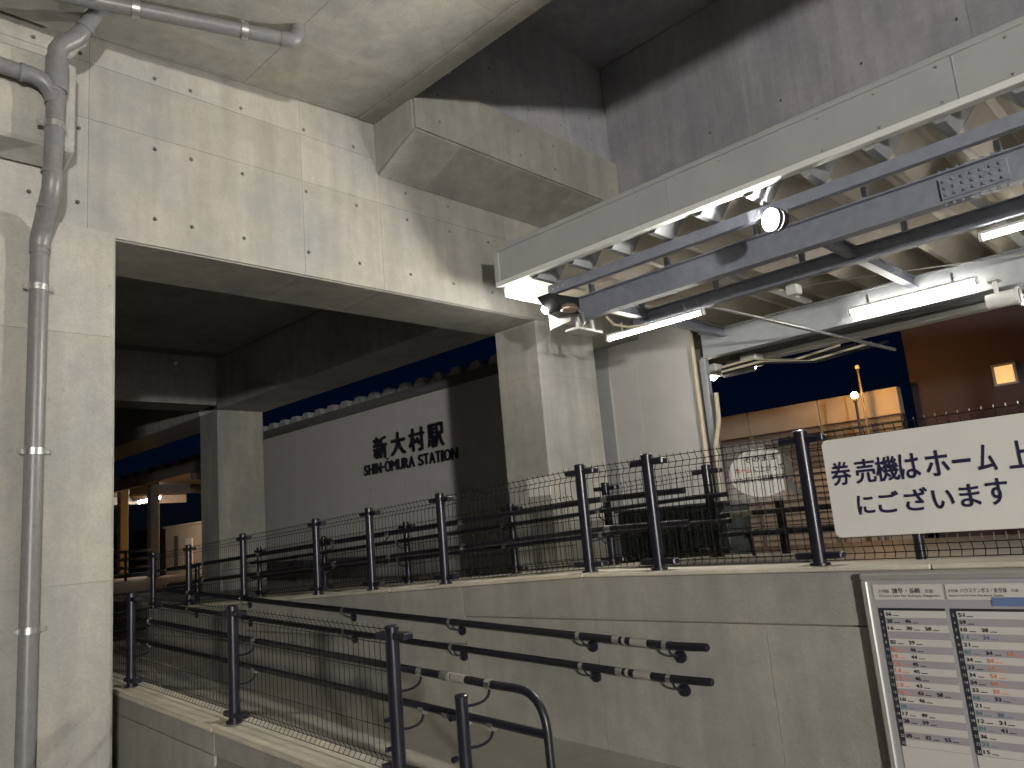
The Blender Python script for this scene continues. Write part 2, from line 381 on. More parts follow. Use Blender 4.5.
# bay behind the beam
b = MB(); b.box(6.84, 7.83, 6.86, 14.6, 4.42, 6.2); lb = b.build('side_beam', 'conc_core', vd)
bh = [(y, z) for y in [7.6 + .75 * k for k in range(9)] for z in (4.62, 5.1)]
for a, c in [(6.87, 8.7), (8.7, 10.5), (10.5, 12.3), (12.3, 14.57)]:
    form_panel(lb, (6.842, 0, 0), Y_, Z_, (-1, 0, 0), a, c, 4.42, 5.42, bh, 'conc')
    b = MB(); b.box(6.83, 7.84, a + .003, c - .003, 4.40, 4.425); b.build('soffit_panel', 'conc', lb)
b = MB(); b.box(6.84, 7.83, 15.42, 34, 4.40, 6.2); b.build('side_beam', 'conc', vd, bevel=.02)
b = MB(); b.box(.9, 1.9, 6.86, 14.6, 4.42, 6.2); b.build('side_beam', 'conc', vd, bevel=.02)
b = MB(); b.box(-2, 6.82, 14.62, 15.4, 4.50, 6.2); fb = b.build('rear_beam', 'conc_core', vd)
fh = [(x, z) for x in (2.4, 3.0, 3.6, 4.2, 4.82, 5.42, 6.0, 6.6) for z in (4.75, 5.34)]
for a, c in [(-2, 2), (2, 4.2), (4.2, 6.0), (6.0, 6.815)]:
    form_panel(fb, (0, 14.622, 0), X_, Z_, (0, -1, 0), a, c, 4.49, 5.07, fh); form_panel(fb, (0, 14.622, 0), X_, Z_, (0, -1, 0), a, c, 5.07, 5.5, fh)
b = MB(); b.box(5.96, 6.02, 14.5, 14.6, 5.24, 5.28); b.build('cable_clip', 'white', fb, bevel=.004)
b = MB(); b.box(-2, 6.84, 6.86, 34, 5.45, 6.2); dk = b.build('rear_deck', 'conc_core', vd)
for a in range(7):
    for c in range(4):
        b = MB(); b.box(-2 + c * 2.2 + .003, -2 + (c + 1) * 2.2 - .003, 6.9 + a * 1.8 + .003, 6.9 + (a + 1) * 1.8 - .003, 5.43, 5.455)
        if not (6.9 + a * 1.8 < 14.5 < 6.9 + (a + 1) * 1.8): b.build('soffit_panel', 'conc', dk)

# ================================================================== RAMP WALLS
rw = thing('retaining_wall', 'grey concrete retaining wall with two wall handrails below the long mesh fence', 'wall', (4.1, 4, 0))
ys = [-5, 3.3, 10.6]
b = MB(); b.prism([(-5, 0)] + [(10.6, 0)] + [(10.6, zt(10.6) - .03), (3.3, zt(3.3) - .03), (-5, zt(-5) - .03)], 0, 4.02, 4.23); b.build('core', 'conc_core', rw)
def wallp(ya, yb, za=None, zb=None):
    t = lambda y: (zb if zb is not None else zt(y) - .025)
    e = .0012 if yb < 4.4 else .003
    pl = [(ya + e, za), (yb - e, za)]
    pl += [(yb - e, t(yb) - .003)]
    if zb is None and ya < 3.3 < yb: pl += [(3.3, t(3.3) - .003)]
    pl += [(ya + e, t(ya) - .003)]
    poly_panel(rw, pl, 0, 4.0, 4.025, 'conc_wall')
for a, c in [(-5, -.4), (-.4, 4.5)]: wallp(a, c, .997)
for a, c in [(4.5, 5.9), (5.9, 8.0), (8.0, 10.6)]: wallp(a, c, .80 - (.12 if c > 8 else 0))
for a, c in [(-5, -1.2), (-1.2, .7), (.7, 2.08), (2.08, 3.25), (3.25, 4.5)]: wallp(a, c, .0, .992)
for a, c in [(4.5, 5.9), (5.9, 8.0), (8.0, 10.6)]: wallp(a, c, .0, .79 - (.12 if c > 8 else 0))
for a, c in [(-5, -1), (-1, 1.2), (1.2, 3.3), (3.3, 5.4), (5.4, 7.5), (7.5, 10.6)]:
    b = MB(); b.prism([(a + .002, zt(a) - .025), (c - .002, zt(c) - .025), (c - .002, zt(c)), (a + .002, zt(a))], 0, 3.985, 4.26); b.build('coping', 'coping', rw, bevel=.006)

kw = thing('ramp_kerb_wall', 'low sloping concrete kerb wall carrying the short mesh fence', 'wall', (2.5, 5, 0))
b = MB(); b.prism([(-.5, 0), (12.2, 0), (12.2, zc(10.2) - .03), (10.2, zc(10.2) - .03), (-.5, zc(-.5) - .03)], 0, 2.385, 2.62); b.build('core', 'conc_core', kw)
for a, c in [(-.5, 2.4), (2.4, 5.19), (5.19, 8.0), (8.0, 10.2)]:
    poly_panel(kw, [(a + .004, zc(a) - .17), (c - .004, zc(c) - .17), (c - .004, zc(c) - .028), (a + .004, zc(a) - .028)], 0, 2.37, 2.39, 'conc_wall')
    d = .0 if a > 5 else -.06
    poly_panel(kw, [(a + .004, -.02), (c - .004, -.02), (c - .004, max(.01, zc(c) - .178 + d)), (a + .004, max(.0, zc(a) - .178 + d))], 0, 2.37, 2.39, 'conc_wall')
    b = MB(); b.prism([(a + .002, zc(a) - .03), (c - .002, zc(c) - .03), (c - .002, zc(c)), (a + .002, zc(a))], 0, 2.35, 2.65); b.build('coping', 'coping', kw, bevel=.008)
    b = MB(); b.prism([(a + .002, zc(a)), (c - .002, zc(c)), (c - .002, zc(c) + .014), (a + .002, zc(a) + .014)], 0, 2.352, 2.40); b.build('edge_strip', 'coping', kw, bevel=.004)
fk = thing('far_ramp_kerb', 'pale concrete kerb under the mesh fence on the far side of the ramp', 'kerb', (5.5, 6, 0))
b = MB(); b.prism([(2.4, .0), (10.6, .0), (10.6, zt(10.6) - .06), (3.3, zt(3.3) - .06), (2.4, zt(3.3) - .06)], 0, 5.40, 5.62); b.build('core', 'conc_wall', fk)
b = MB(); b.prism([(2.4, zt(3.3) - .06), (3.3, zt(3.3) - .06), (10.6, zt(10.6) - .06), (10.6, zt(10.6) - .03), (3.3, zt(3.3) - .03), (2.4, zt(3.3) - .03)], 0, 5.385, 5.64); b.build('coping', 'coping', fk)

# ================================================================== FENCES
def wire_mesh(parent, X, ya, yb, zf, h, r=.0023, pitch=.05, brk=3.3):
    b = MB(); prof = [(.0, .02), (.022, .05), (0, .085), (0, h - .085), (.024, h - .05), (0, h - .012), (.0, h + .004)]
    n_ = int(round((yb - ya) / pitch))
    for i in range(n_ + 1):
        y = ya + (yb - ya) * i / n_
        b.tube([(X + dx, y, zf(y) + dz) for dx, dz in prof], r, 3)
    hz = prof[:-1] + [(.0, .085 + (h - .17) * k / 4) for k in (1, 2, 3)]
    yy = [ya] + ([brk] if ya < brk < yb else []) + [yb]
    for dx, dz in hz: b.tube([(X + dx - .003, y, zf(y) + dz) for y in yy], r * 1.25, 3)
    o = b.build('wire_mesh', 'wire', parent); o['kind'] = 'stuff'; return o
def post(parent, X, y, z0, h, r=.04, clamps=True, low=.05):
    b = MB(); b.tube([(X, y, z0 - .02), (X, y, z0 + h)], r, 14); p_ = b.build('post', 'black', parent, smooth=True)
    b = MB(); b.tube([(X, y, z0 + h), (X, y, z0 + h + .012), (X, y, z0 + h + .02)], [r * 1.08, r * 1.08, r * .8], 14); b.build('cap', 'black', p_, smooth=True)
    b = MB(); b.tube([(X, y, z0), (X, y, z0 + .012)], r * 1.5, 14); b.build('base_collar', 'black', p_, smooth=True)
    if clamps:
        for dz in (h - .035, low):
            b = MB(); b.box(X - .02, X + .045, y - .125, y + .125, z0 + dz - .018, z0 + dz + .018); b.build('clamp', 'black', p_, bevel=.006)
    return p_
def rail(parent, pts, r=.02, name='handrail', mk='rubber', seg=12):
    b = MB(); b.tube(pts, r, seg); return b.build(name, mk, parent, smooth=True)
def j_bracket(parent, rail_pt, base_pt, name='rail_bracket'):
    p0 = Vector(rail_pt) - Vector((0, 0, .018)); p2 = Vector(base_pt); p1 = Vector((p0.x, p0.y, p2.z))
    b = MB(); b.tube(ramp_arc(p0, p1, p2), .0065, 8); return b.build(name, 'black', parent, smooth=True)
def sleeve(parent, P, d, L, r, name, mk):
    d = Vector(d).normalized(); P = Vector(P); b = MB(); b.tube([P - d * L / 2, P + d * L / 2], r, 14); return b.build(name, mk, parent, smooth=True)

# long inner fence on the retaining wall
f1 = thing('ramp_fence', 'long black mesh fence along the top of the grey retaining wall', 'fence', (4.1, 4, 1.2))
P1 = [10.7, 9.6, 8.19, 6.69, 5.80, 4.81, 3.33, 2.78, 1.77, .30, -1.1]
Fh = .70
for y in P1: post(f1, 4.10, y, zt(y), Fh, .036)
wire_mesh(f1, 4.13, -1.1, 10.7, zt, Fh)
for dz in (.47, .27):
    rail(f1, [(4.24, 10.7, zt(10.7) + dz), (4.24, 3.3, zt(3.3) + dz), (4.24, 2.62, zt(3.3) + dz)])
    for y in P1[:7]:
        j_bracket(f1, (4.24, y - .08, zt(y - .08) + dz), (4.135, y, zt(y) + dz - .07))
        sleeve(f1, (4.24, y - .08, zt(y - .08) + dz), (0, 1, -.04), .05, .0225, 'rail_collar', 'chrome')
# short outer fence
f2 = thing('ramp_fence', 'short black mesh fence on the low sloping kerb wall, nearest the camera', 'fence', (2.5, 5, .5))
P2 = [10.2, 8.7, 6.99, 5.17, 3.39]
for y in P2: post(f2, 2.5, y, zc(y), .735, .036)
wire_mesh(f2, 2.53, 3.39, 10.2, zc, .735, r=.0021)
ru = lambda y: zr(y) + .725; rl = lambda y: zr(y) + .54
rail(f2, [(2.62, 10.2, ru(10.2)), (2.62, 2.75, ru(2.75))] + [tuple(q) for q in ramp_arc((2.62, 2.64, ru(2.7)), (2.62, 2.47, ru(2.7)), (2.62, 2.46, ru(2.7) - .17))] + [(2.62, 2.45, .15)], .02)
rail(f2, [(2.62, 10.2, rl(10.2)), (2.62, 2.46, rl(2.75))], .02)
for fn in (ru, rl):
    for y in P2 + [2.88]:
        j_bracket(f2, (2.62, y - .07, fn(y - .07)), (2.535, y, fn(y) - .09)); sleeve(f2, (2.62, y - .07, fn(y - .07)), (0, 1, .05), .035, .024, 'rail_collar', 'chrome')
    sleeve(f2, (2.62, 3.13, fn(3.13)), (0, 1, .05), .045, .024, 'rail_collar', 'chrome')
    sleeve(f2, (2.62, 3.02, fn(3.02)), (0, 1, .05), .10, .0225, 'braille_plate', 'tape')
    sleeve(f2, (2.62, 3.09, fn(3.09)), (0, 1, .05), .02, .023, 'rail_collar', 'tape')
post(f2, 2.5, 2.88, zc(2.88), .86 - zc(2.88), .03, clamps=False)
for z in (.78, .6): b = MB(); b.tube([(2.47, 2.905, z), (2.445, 2.905, z)], .014, 10); b.build('bolt_cap', 'black', f2, smooth=True)
for z in (.72, .58): b = MB(); b.tube([(2.47, 3.41, z), (2.445, 3.41, z)], .012, 10); b.build('bolt_cap', 'black', f2, smooth=True)
# far side fences of the upper flight
f3 = thing('ramp_fence', 'black mesh fence on the far kerb of the ramp, before the station wall', 'fence', (5.5, 7, 1.1))
zf3 = lambda y: zt(y) - .03
for y in (10.5, 8.8, 7.08, 5.39): post(f3, 5.5, y, zf3(y), .66, .034)
wire_mesh(f3, 5.53, 4.62, 10.5, zf3, .66)
for dz in (.47, .27):
    rail(f3, [(5.37, 10.5, zf3(10.5) + dz), (5.37, 3.3, zf3(3.3) + dz), (5.37, 2.95, zf3(3.3) + dz)], .019)
    for y in (8.8, 7.08, 5.39, 4.2):
        j_bracket(f3, (5.37, y, zf3(y) + dz), (5.475, y, zf3(y) + dz - .08)); sleeve(f3, (5.37, y, zf3(y) + dz), (0, 1, -.04), .04, .022, 'rail_collar', 'chrome')
f4 = thing('landing_fence', 'short black mesh fence panel beside the dark cabinet on the landing', 'fence', (5.5, 3.6, 1.25))
for y in (4.2, 3.18): post(f4, 5.5, y, zf3(y), .70, .036)
wire_mesh(f4, 5.53, 3.18, 4.2, zf3, .70)
f5 = thing('landing_handrail', 'black looped handrail end with a pale band beside the landing fence', 'handrail', (5.5, 2.6, .9))
for y in (2.64, 1.72): post(f5, 5.56, y, .89, .76 if y > 2 else .8, .033, clamps=False)
for z in (1.57, 1.42):
    rail(f5, [(5.46, 3.1, z), (5.46, 1.2, z)], .02)
    for y in (2.62, 1.72): j_bracket(f5, (5.46, y, z), (5.53, y, z - .08))
rail(f5, [(5.46, 2.92, 1.42), (5.46, 2.86, 1.38), (5.46, 2.84, 1.2), (5.46, 2.9, 1.17), (5.46, 3.04, 1.17), (5.46, 3.1, 1.2)], .014, 'loop_end')
sleeve(f5, (5.46, 2.9, 1.57), (0, 1, 0), .18, .0225, 'braille_plate', 'tape')
f6 = thing('ramp_fence', 'black mesh fence closing the far turn of the ramp', 'fence', (4, 12.1, .5))
for x in (2.7, 4.0, 5.3):
    post(f6, x, 12.1, .5, .95, .035, clamps=False)
for z in (.65, .9, 1.15, 1.43): rail(f6, [(2.7, 12.12, z), (5.3, 12.12, z)], .016)
# wall handrails
for nm, z0, lab in (('wall_handrail', .87, 'upper black handrail sloping down along the grey retaining wall'), ('wall_handrail', .685, 'lower black handrail sloping down along the grey retaining wall')):
    h = thing(nm, lab, 'handrail', (3.92, 4, z0), 'handrails fixed to the retaining wall')
    g = lambda y: z0 + .05 * max(0, y - 2.65)
    rail(h, [(3.92, 9.9, g(9.9)), (3.92, 2.75, g(2.75)), (3.92, 2.6, g(2.62)), (3.92, 2.41, g(2.4))], .0235)
    b = MB(); b.tube([(3.92, 2.414, z0), (3.92, 2.40, z0), (3.92, 2.392, z0)], [.0235, .020, .008], 12); b.build('end_cap', 'rubber', h, smooth=True)
    for y in (9.2, 7.9, 6.0, 4.58, 3.33, 2.68):
        j_bracket(h, (3.92, y - .02, g(y)), (3.995, y - .05, g(y) - .07))
        b = MB(); b.tube([(4.0, y - .05, g(y) - .075), (3.985, y - .05, g(y) - .075), (3.978, y - .05, g(y) - .075)], [.035, .035, .02], 16); b.build('rosette', 'black', h, smooth=True)
        sleeve(h, (3.92, y, g(y)), (0, 1, .05), .03, .0255, 'rail_collar', 'chrome')
    sleeve(h, (3.92, 3.03, g(3.03)), (0, 1, .05), .05, .0255, 'rail_collar', 'chrome')
    sleeve(h, (3.92, 2.97, g(2.97)), (0, 1, .05), .02, .0256, 'rail_collar', 'tape')
    sleeve(h, (3.92, 2.86, g(2.86)), (0, 1, .05), .12, .0248, 'braille_plate', 'tape')

# ================================================================== PIPES
dp = thing('downpipe', 'tall grey plastic downpipe clamped to the left concrete column', 'pipe', (1.48, 5.8, 0))
pr = .056
b = MB(); b.tube([(1.465, 5.872, 0), (1.475, 5.872, 3.86)], pr, 20); b.build('pipe', 'pvc', dp, smooth=True)
b = MB(); b.tube([(1.475, 5.872, 3.80), (1.475, 5.872, 3.90), (1.478, 5.83, 3.98), (1.482, 5.72, 4.12), (1.485, 5.66, 4.2), (1.485, 5.645, 4.28), (1.485, 5.645, 4.36)], pr * 1.1, 20); b.build('offset_bend', 'pvc', dp, smooth=True)
b = MB(); b.tube([(1.485, 5.645, 4.30), (1.50, 5.645, 5.20)], pr * 1.05, 20); b.build('pipe', 'pvc', dp, smooth=True)
b = MB(); b.tube([(1.496, 5.645, 4.96), (1.497, 5.645, 5.22)], pr * 1.28, 20); b.build('branch_socket', 'pvc', dp, smooth=True)
b = MB(); b.tube([(1.499, 5.645, 5.18), (1.50, 5.645, 5.28), (1.53, 5.63, 5.34), (1.60, 5.61, 5.40), (1.64, 5.60, 5.46)], pr * 1.12, 20); b.build('top_bend', 'pvc', dp, smooth=True)
b = MB(); b.tube([(1.63, 5.60, 5.44), (1.74, 5.56, 5.66), (1.76, 5.55, 5.76)], pr, 20); b.build('pipe', 'pvc', dp, smooth=True)
b = MB(); b.tube([(1.655, 5.592, 5.49), (1.672, 5.587, 5.525)], pr * 1.15, 20); b.build('joint_ring', 'pvc', dp, smooth=True)
for z, y in ((3.84, 5.872), (4.33, 5.645), (4.1, 5.73), (4.95, 5.645)):
    b = MB(); b.tube([(1.478, y, z - .012), (1.478, y, z + .012)], pr * 1.16, 20); b.build('joint_ring', 'pvc', dp, smooth=True)
for z, y in ((1.24, 5.872), (2.40, 5.872), (3.55, 5.872), (4.69, 5.645)):
    b = MB(); b.tube([(1.47 + (.02 if z > 4 else 0), y, z - .022), (1.47 + (.02 if z > 4 else 0), y, z + .022)], pr * 1.14, 20); k = b.build('clamp', 'galv', dp, smooth=True)
    b = MB(); b.box(1.38, 1.57, y + .0, y + .012, z - .016, z + .016); b.box(1.44, 1.51, y, (5.939 if z < 4 else 5.75), z - .012, z + .012); b.build('clamp_lug', 'galv', k, bevel=.002)
bp = thing('branch_pipe', 'grey plastic pipe entering the downpipe from the left edge', 'pipe', (1.2, 5.6, 5.0))
b = MB(); b.tube([(.3, 5.66, 5.07), (1.28, 5.655, 5.03)], pr, 20); b.build('pipe', 'pvc', bp, smooth=True)
b = MB(); b.tube([(1.27, 5.655, 5.03)] + [tuple(q) for q in ramp_arc((1.34, 5.65, 5.03), (1.47, 5.645, 5.02), (1.485, 5.645, 4.86))], pr * 1.06, 20); b.build('elbow', 'pvc', bp, smooth=True)
b = MB(); b.tube([(1.27, 5.655, 5.03), (1.30, 5.655, 5.03)], pr * 1.18, 20); b.build('joint_ring', 'pvc', bp, smooth=True)
cp = thing('ceiling_pipe', 'grey plastic pipe hung under the concrete deck slab', 'pipe', (2.3, 5, 5.5))
pyf = lambda x: 5.42 - (x - 1.683) * .31
b = MB(); b.tube([(1.45, pyf(1.45), 5.632), (2.97, pyf(2.97), 5.672)], pr, 20); b.build('pipe', 'pvc', cp, smooth=True)
b = MB(); b.tube([(2.94, pyf(2.94), 5.671)] + [tuple(q) for q in ramp_arc((2.98, pyf(2.98), 5.672), (3.075, pyf(3.075), 5.675), (3.078, pyf(3.078), 5.76))] + [(3.078, pyf(3.078), 5.84)], pr * 1.1, 20); b.build('elbow', 'pvc', cp, smooth=True)
for x in (1.93, 2.67):
    y = pyf(x); z = 5.632 + (x - 1.45) * .026
    d = Vector((1.4, -.434, .04)).normalized() * .025
    b = MB(); b.tube([Vector((x, y, z)) - d, Vector((x, y, z)) + d], pr * 1.13, 20); k = b.build('pipe_clip', 'galv', cp, smooth=True)
    b = MB(); b.tube([(x, y, z + .05), (x, y, 5.80)], .006, 8); b.build('hanger_rod', 'galv', k, smooth=True)
    b = MB(); b.box(x - .03, x + .03, y - .015, y + .015, z + .055, z + .085); b.build('clip_nut', 'galv', k, bevel=.003)

# ================================================================== STATION CANOPY
cn = thing('station_canopy', 'pale steel canopy with folded plate roof over the landing', 'canopy', (8, 1, .9))
YE = -3.2
b = MB(); b.box(5.69, 5.73, YE, 5.44, 4.20, 4.55); fa = b.build('fascia', 'fascia', cn)
b = MB(); b.box(5.672, 5.76, YE, 5.5, 4.145, 4.198); b.build('lower_lip', 'white', fa, bevel=.006)
b = MB(); b.box(5.676, 5.78, YE, 5.5, 4.525, 4.575); b.build('upper_lip', 'fascia', fa, bevel=.006)
b = MB(); b.box(5.674, 5.74, 5.43, 5.502, 4.199, 4.524); b.build('end_trim', 'fascia', fa, bevel=.006)
sv_ = MB(); sv_.tube([(5.692, 5.3, 4.49), (5.682, 5.3, 4.49)], .009, 8); s0 = sv_.build('screw', 'galv', fa, smooth=True)
for k in range(16):
    for dz in (0, -.265):
        if k or dz: shift(s0, (0, -.42 * k, dz))
for y in (3.3, 1.0, -1.3):
    b = MB(); b.box(5.686, 5.70, y - .004, y + .004, 4.199, 4.524); b.build('seam_strip', 'fascia', fa)
b = MB(); b.box(5.735, 6.46, 5.43, 5.45, 4.035, 4.5); b.build('end_panel', 'white', cn, bevel=.004)
b = MB(); b.prism([(6.15, 3.93), (6.15, 3.665), (6.50, 3.81), (6.50, 3.93)], 1, 5.19, 5.20); b.build('end_plate', 'white', cn)
def folded(name, parent, x0, x1, ya, yb, zlow, hgt, per, mk, t=.008):
    b = MB(); prof = []; y = ya
    while y < yb - per * .5:
        prof += [(y, zlow), (y + per * .12, zlow), (y + per * .5, zlow + hgt), (y + per * .62, zlow + hgt)]; y += per
    prof.append((y, zlow)); n_ = len(prof)
    v = [(x, p_[0], p_[1] + dz) for x in (x0, x1) for dz in (0, t) for p_ in prof]
    f = []
    for i in range(n_ - 1):
        f += [(i, i + 1, 2 * n_ + i + 1, 2 * n_ + i), (n_ + i, 3 * n_ + i, 3 * n_ + i + 1, n_ + i + 1), (i, n_ + i, n_ + i + 1, i + 1), (2 * n_ + i, 2 * n_ + i + 1, 3 * n_ + i + 1, 3 * n_ + i)]
    b.add(v, f); return b.build(name, mk, parent)
folded('roof_sheet', cn, 6.06, 10.6, YE, 5.3, 4.11, .22, .48, 'sheet')
folded('roof_sheet', cn, 5.74, 6.055, YE, 5.3, 4.11, .22, .48, 'sheetgrey')
def hbeam(name, x, ya, yb, z0, z1, wd, mk, parent=cn):
    b = MB(); t = .012; b.box(x - .006, x + .006, ya, yb, z0 + t, z1 - t); o = b.build(name, mk, parent)
    b = MB(); b.box(x - wd / 2, x + wd / 2, ya, yb, z0, z0 + t); b.build('lower_flange', mk, o)
    b = MB(); b.box(x - wd / 2, x + wd / 2, ya, yb, z1 - t, z1); b.build('upper_flange', mk, o); return o
def hbeam_x(name, y, xa, xb, z0, z1, wd, mk):
    b = MB(); t = .012; b.box(xa, xb, y - .006, y + .006, z0 + t, z1 - t); o = b.build(name, mk, cn)
    b = MB(); b.box(xa, xb, y - wd / 2, y + wd / 2, z0, z0 + t); b.build('lower_flange', mk, o)
    b = MB(); b.box(xa, xb, y - wd / 2, y + wd / 2, z1 - t, z1); b.build('upper_flange', mk, o); return o
b = MB(); b.box(6.0, 6.006, YE, 5.05, 3.99, 4.09); ch = b.build('channel', 'bluegrey', cn)
b = MB(); b.box(6.006, 6.07, YE, 5.05, 3.99, 3.998); b.box(6.006, 6.07, YE, 5.05, 4.082, 4.09); b.build('channel_flange', 'bluegrey', ch)
bl = MB(); bl.tube([(6.001, 4.98, 4.035), (5.992, 4.98, 4.035)], .009, 8); b0 = bl.build('bolt', 'galv', ch, smooth=True)
for k in (1, 2): shift(b0, (0, -.07 * k, 0))
h1 = hbeam('main_beam', 6.43, YE, 5.0, 3.75, 4.0, .12, 'bluegrey')
b = MB(); b.box(6.408, 6.423, .92, 1.38, 3.79, 3.96); sp = b.build('splice_plate', 'bluegrey', h1, bevel=.003)
bl = MB(); bl.tube([(6.409, .96, 3.82), (6.396, .96, 3.82)], .013, 6); b0 = bl.build('bolt', 'bluegrey', h1)
for i in range(7):
    for j in range(3):
        if i or j: shift(b0, (0, .063 * i, .055 * j))
bl = MB(); bl.tube([(6.40, .94, 3.751), (6.40, .94, 3.732)], .012, 6); b0 = bl.build('bolt', 'bluegrey', h1)
for i in range(1, 8): shift(b0, (0, .06 * i, 0))
bl = MB(); bl.tube([(6.40, .94, 4.0), (6.40, .94, 4.02)], .012, 6); b0 = bl.build('bolt', 'bluegrey', h1)
for i in range(1, 8): shift(b0, (0, .06 * i, 0))
hbeam('tube_beam', 7.36, YE, 4.95, 3.78, 3.93, .10, 'bluegrey')
hbeam('far_girder', 9.15, YE, 5.1, 3.60, 3.95, .16, 'palegrey')
hbeam('edge_beam', 10.15, YE, 5.3, 3.80, 3.98, .10, 'bluegrey')
b = MB(); b.box(10.30, 10.5, YE, 5.4, 3.66, 3.74); gt = b.build('gutter', 'white', cn, bevel=.012)
b = MB(); b.box(10.42, 10.52, YE, 5.4, 3.74, 4.2); b.build('gutter_back', 'palegrey', gt, bevel=.006)
for y in (4.75, 2.4, .2): hbeam_x('cross_beam', y, 6.49, 10.1, 3.83, 3.95, .09, 'bluegrey')
for y in (3.55, 1.3): b = MB(); b.box(6.5, 9.05, y - .045, y + .045, 3.955, 3.985); b.build('cross_strap', 'white', cn, bevel=.003)
for k in range(8):
    y = 4.8 - k * .96
    b = MB(); b.box(6.40, 6.46, y - .02, y + .02, 4.0, 4.108); b.build('roof_cleat', 'bluegrey', cn); b = MB(); b.box(7.33, 7.39, y - .02, y + .02, 3.93, 4.108); b.build('roof_cleat', 'bluegrey', cn)
b = MB(); b.tube([(7.30, 4.06, 3.83), (10.2, 3.03, 3.38)], .022, 10); b.build('brace_rod', 'galv', cn, smooth=True)
b = MB(); b.tube([(7.4, 3.9, 3.86), (9.1, 1.2, 3.86)], .008, 8); b.build('tie_rod', 'galv', cn, smooth=True)
b = MB(); b.tube([(9.2, 4.9, 3.72), (10.2, 2.6, 3.76)], .008, 8); b.build('tie_rod', 'galv', cn, smooth=True)
b = MB(); b.box(9.08, 9.18, 5.05, 5.15, .89, 3.6); b.build('steel_post', 'palegrey', cn, bevel=.01)
b = MB(); b.box(10.1, 10.22, -2.6, -2.48, .89, 3.8); b.build('steel_post', 'palegrey', cn, bevel=.01)
b = MB(); b.box(6.2, 6.62, 4.86, 5.04, 3.60, 3.63); b.box(6.26, 6.30, 4.9, 4.94, 3.63, 3.75); b.box(6.5, 6.54, 4.9, 4.94, 3.63, 3.75); b.build('hanger_bracket', 'galv', cn, bevel=.004)
b = MB(); b.tube([(6.52, 4.72, 3.74), (6.56, 4.66, 3.64), (6.66, 4.55, 3.60), (6.85, 4.45, 3.62)], .014, 10); b.build('flexible_conduit', 'beige', cn, smooth=True)
# conduits at the end of the canopy
for i, (y0, lab) in enumerate(((5.14, 'beige vertical conduit at the end of the station panel wall'), (5.02, 'beige bent conduit beside the steel canopy post'))):
    b = MB()
    if i == 0: b.tube([(8.95, y0, .89), (8.95, y0, 3.95)], .032, 12)
    else: b.tube([(9.02, 5.04, .89), (9.02, 5.03, 2.4), (9.02, 4.93, 2.75), (9.02, 4.92, 3.1)], .03, 12)
    tag(b.build('conduit', 'beige', smooth=True), lab, 'conduit')
for i in range(4):
    z = 3.52 - .03 * i; b = MB(); b.tube([(9.3, 4.95, z - .05), (9.6, 4.7 - .08 * i, z + .03), (10.0, 4.25 - .1 * i, z - .03), (10.25, 3.7 - .2 * i, z + .08)], .016, 8)
    tag(b.build('cable', ['beige', 'hood', 'beige', 'hood'][i], smooth=True), ['upper beige cable sagging under the canopy by the spot lamps', 'upper black cable sagging under the canopy by the spot lamps', 'lower beige cable sagging under the canopy by the spot lamps', 'lowest black cable sagging under the canopy by the spot lamps'][i], 'cable', 'cables under the canopy')
# lamps
def tube_light(x, ya, yb, z, lab):
    t = thing('tube_light', lab, 'light', (x, (ya + yb) / 2, z), 'tube lights under the canopy')
    b = MB(); b.box(x - .03, x + .03, ya - .03, yb + .03, z + .03, z + .06); b.build('housing', 'white', t, bevel=.006)
    b = MB(); b.tube([(x, ya, z + .008), (x, yb, z + .008)], .022, 12); b.build('lamp_tube', 'tube', t, smooth=True)
    for y in (ya - .015, yb + .015): b = MB(); b.tube([(x, y - .015, z + .005), (x, y + .015, z + .005)], .032, 12); b.build('end_cap', 'white', t, smooth=True)
    for y in (ya + .2, yb - .2): b = MB(); b.box(x - .012, x + .012, y - .012, y + .012, z + .06, z + .16); b.build('hanger', 'galv', t)
tube_light(7.26, 4.0, 5.24, 3.69, 'lit tube light near the concrete column under the canopy')
tube_light(8.96, 1.78, 3.05, 3.69, 'lit tube light in the middle of the canopy, left of the white loudspeaker')
tube_light(7.42, .1, 1.35, 3.69, 'lit tube light cut off by the right edge, above the white loudspeaker')
tube_light(9.9, .3, 1.55, 3.54, 'small end of a lit tube light at the right edge beside the loudspeaker')
# floodlight (main light of the place)
LP = Vector((5.9, 2.48, 3.9))
fl = thing('floodlight', 'dazzling round floodlight under the canopy edge', 'light', LP)
aim = Vector((-.93, .36, -.04)).normalized()
def dome(c, d, r, rings=6, seg=18, flat=1.0):
    d = d.normalized(); u = d.cross(Vector((0, 0, 1)) if abs(d.z) < .95 else Vector((1, 0, 0))).normalized(); w_ = d.cross(u); b = MB(); vs_ = []; fs = []
    for i in range(rings):
        a = R(90 * i / rings)
        for j in range(seg):
            t = 2 * math.pi * j / seg; vs_.append(c + (u * math.cos(t) + w_ * math.sin(t)) * r * math.cos(a) + d * r * flat * math.sin(a))
    vs_.append(c + d * r * flat)
    for i in range(rings - 1):
        for j in range(seg): fs.append((i * seg + j, i * seg + (j + 1) % seg, (i + 1) * seg + (j + 1) % seg, (i + 1) * seg + j))
    fs += [((rings - 1) * seg + j, (rings - 1) * seg + (j + 1) % seg, len(vs_) - 1) for j in range(seg)]
    fs.append(tuple(range(seg))[::-1])
    return b.add(vs_, fs)
dome(LP, aim, .085, flat=.22).build('lens', 'flood', fl, smooth=True)
b = MB(); b.tube([LP - aim * .003, LP - aim * .03, LP - aim * .08, LP - aim * .11], [.10, .10, .08, .04], 18); b.build('housing', 'hood', fl, smooth=True)
b = MB(); b.tube([LP - aim * .06, LP - aim * .09 + Vector((.02, 0, .05)), (6.03, 2.42, 3.99)], .012, 8); b.build('bracket', 'galv', fl, smooth=True)
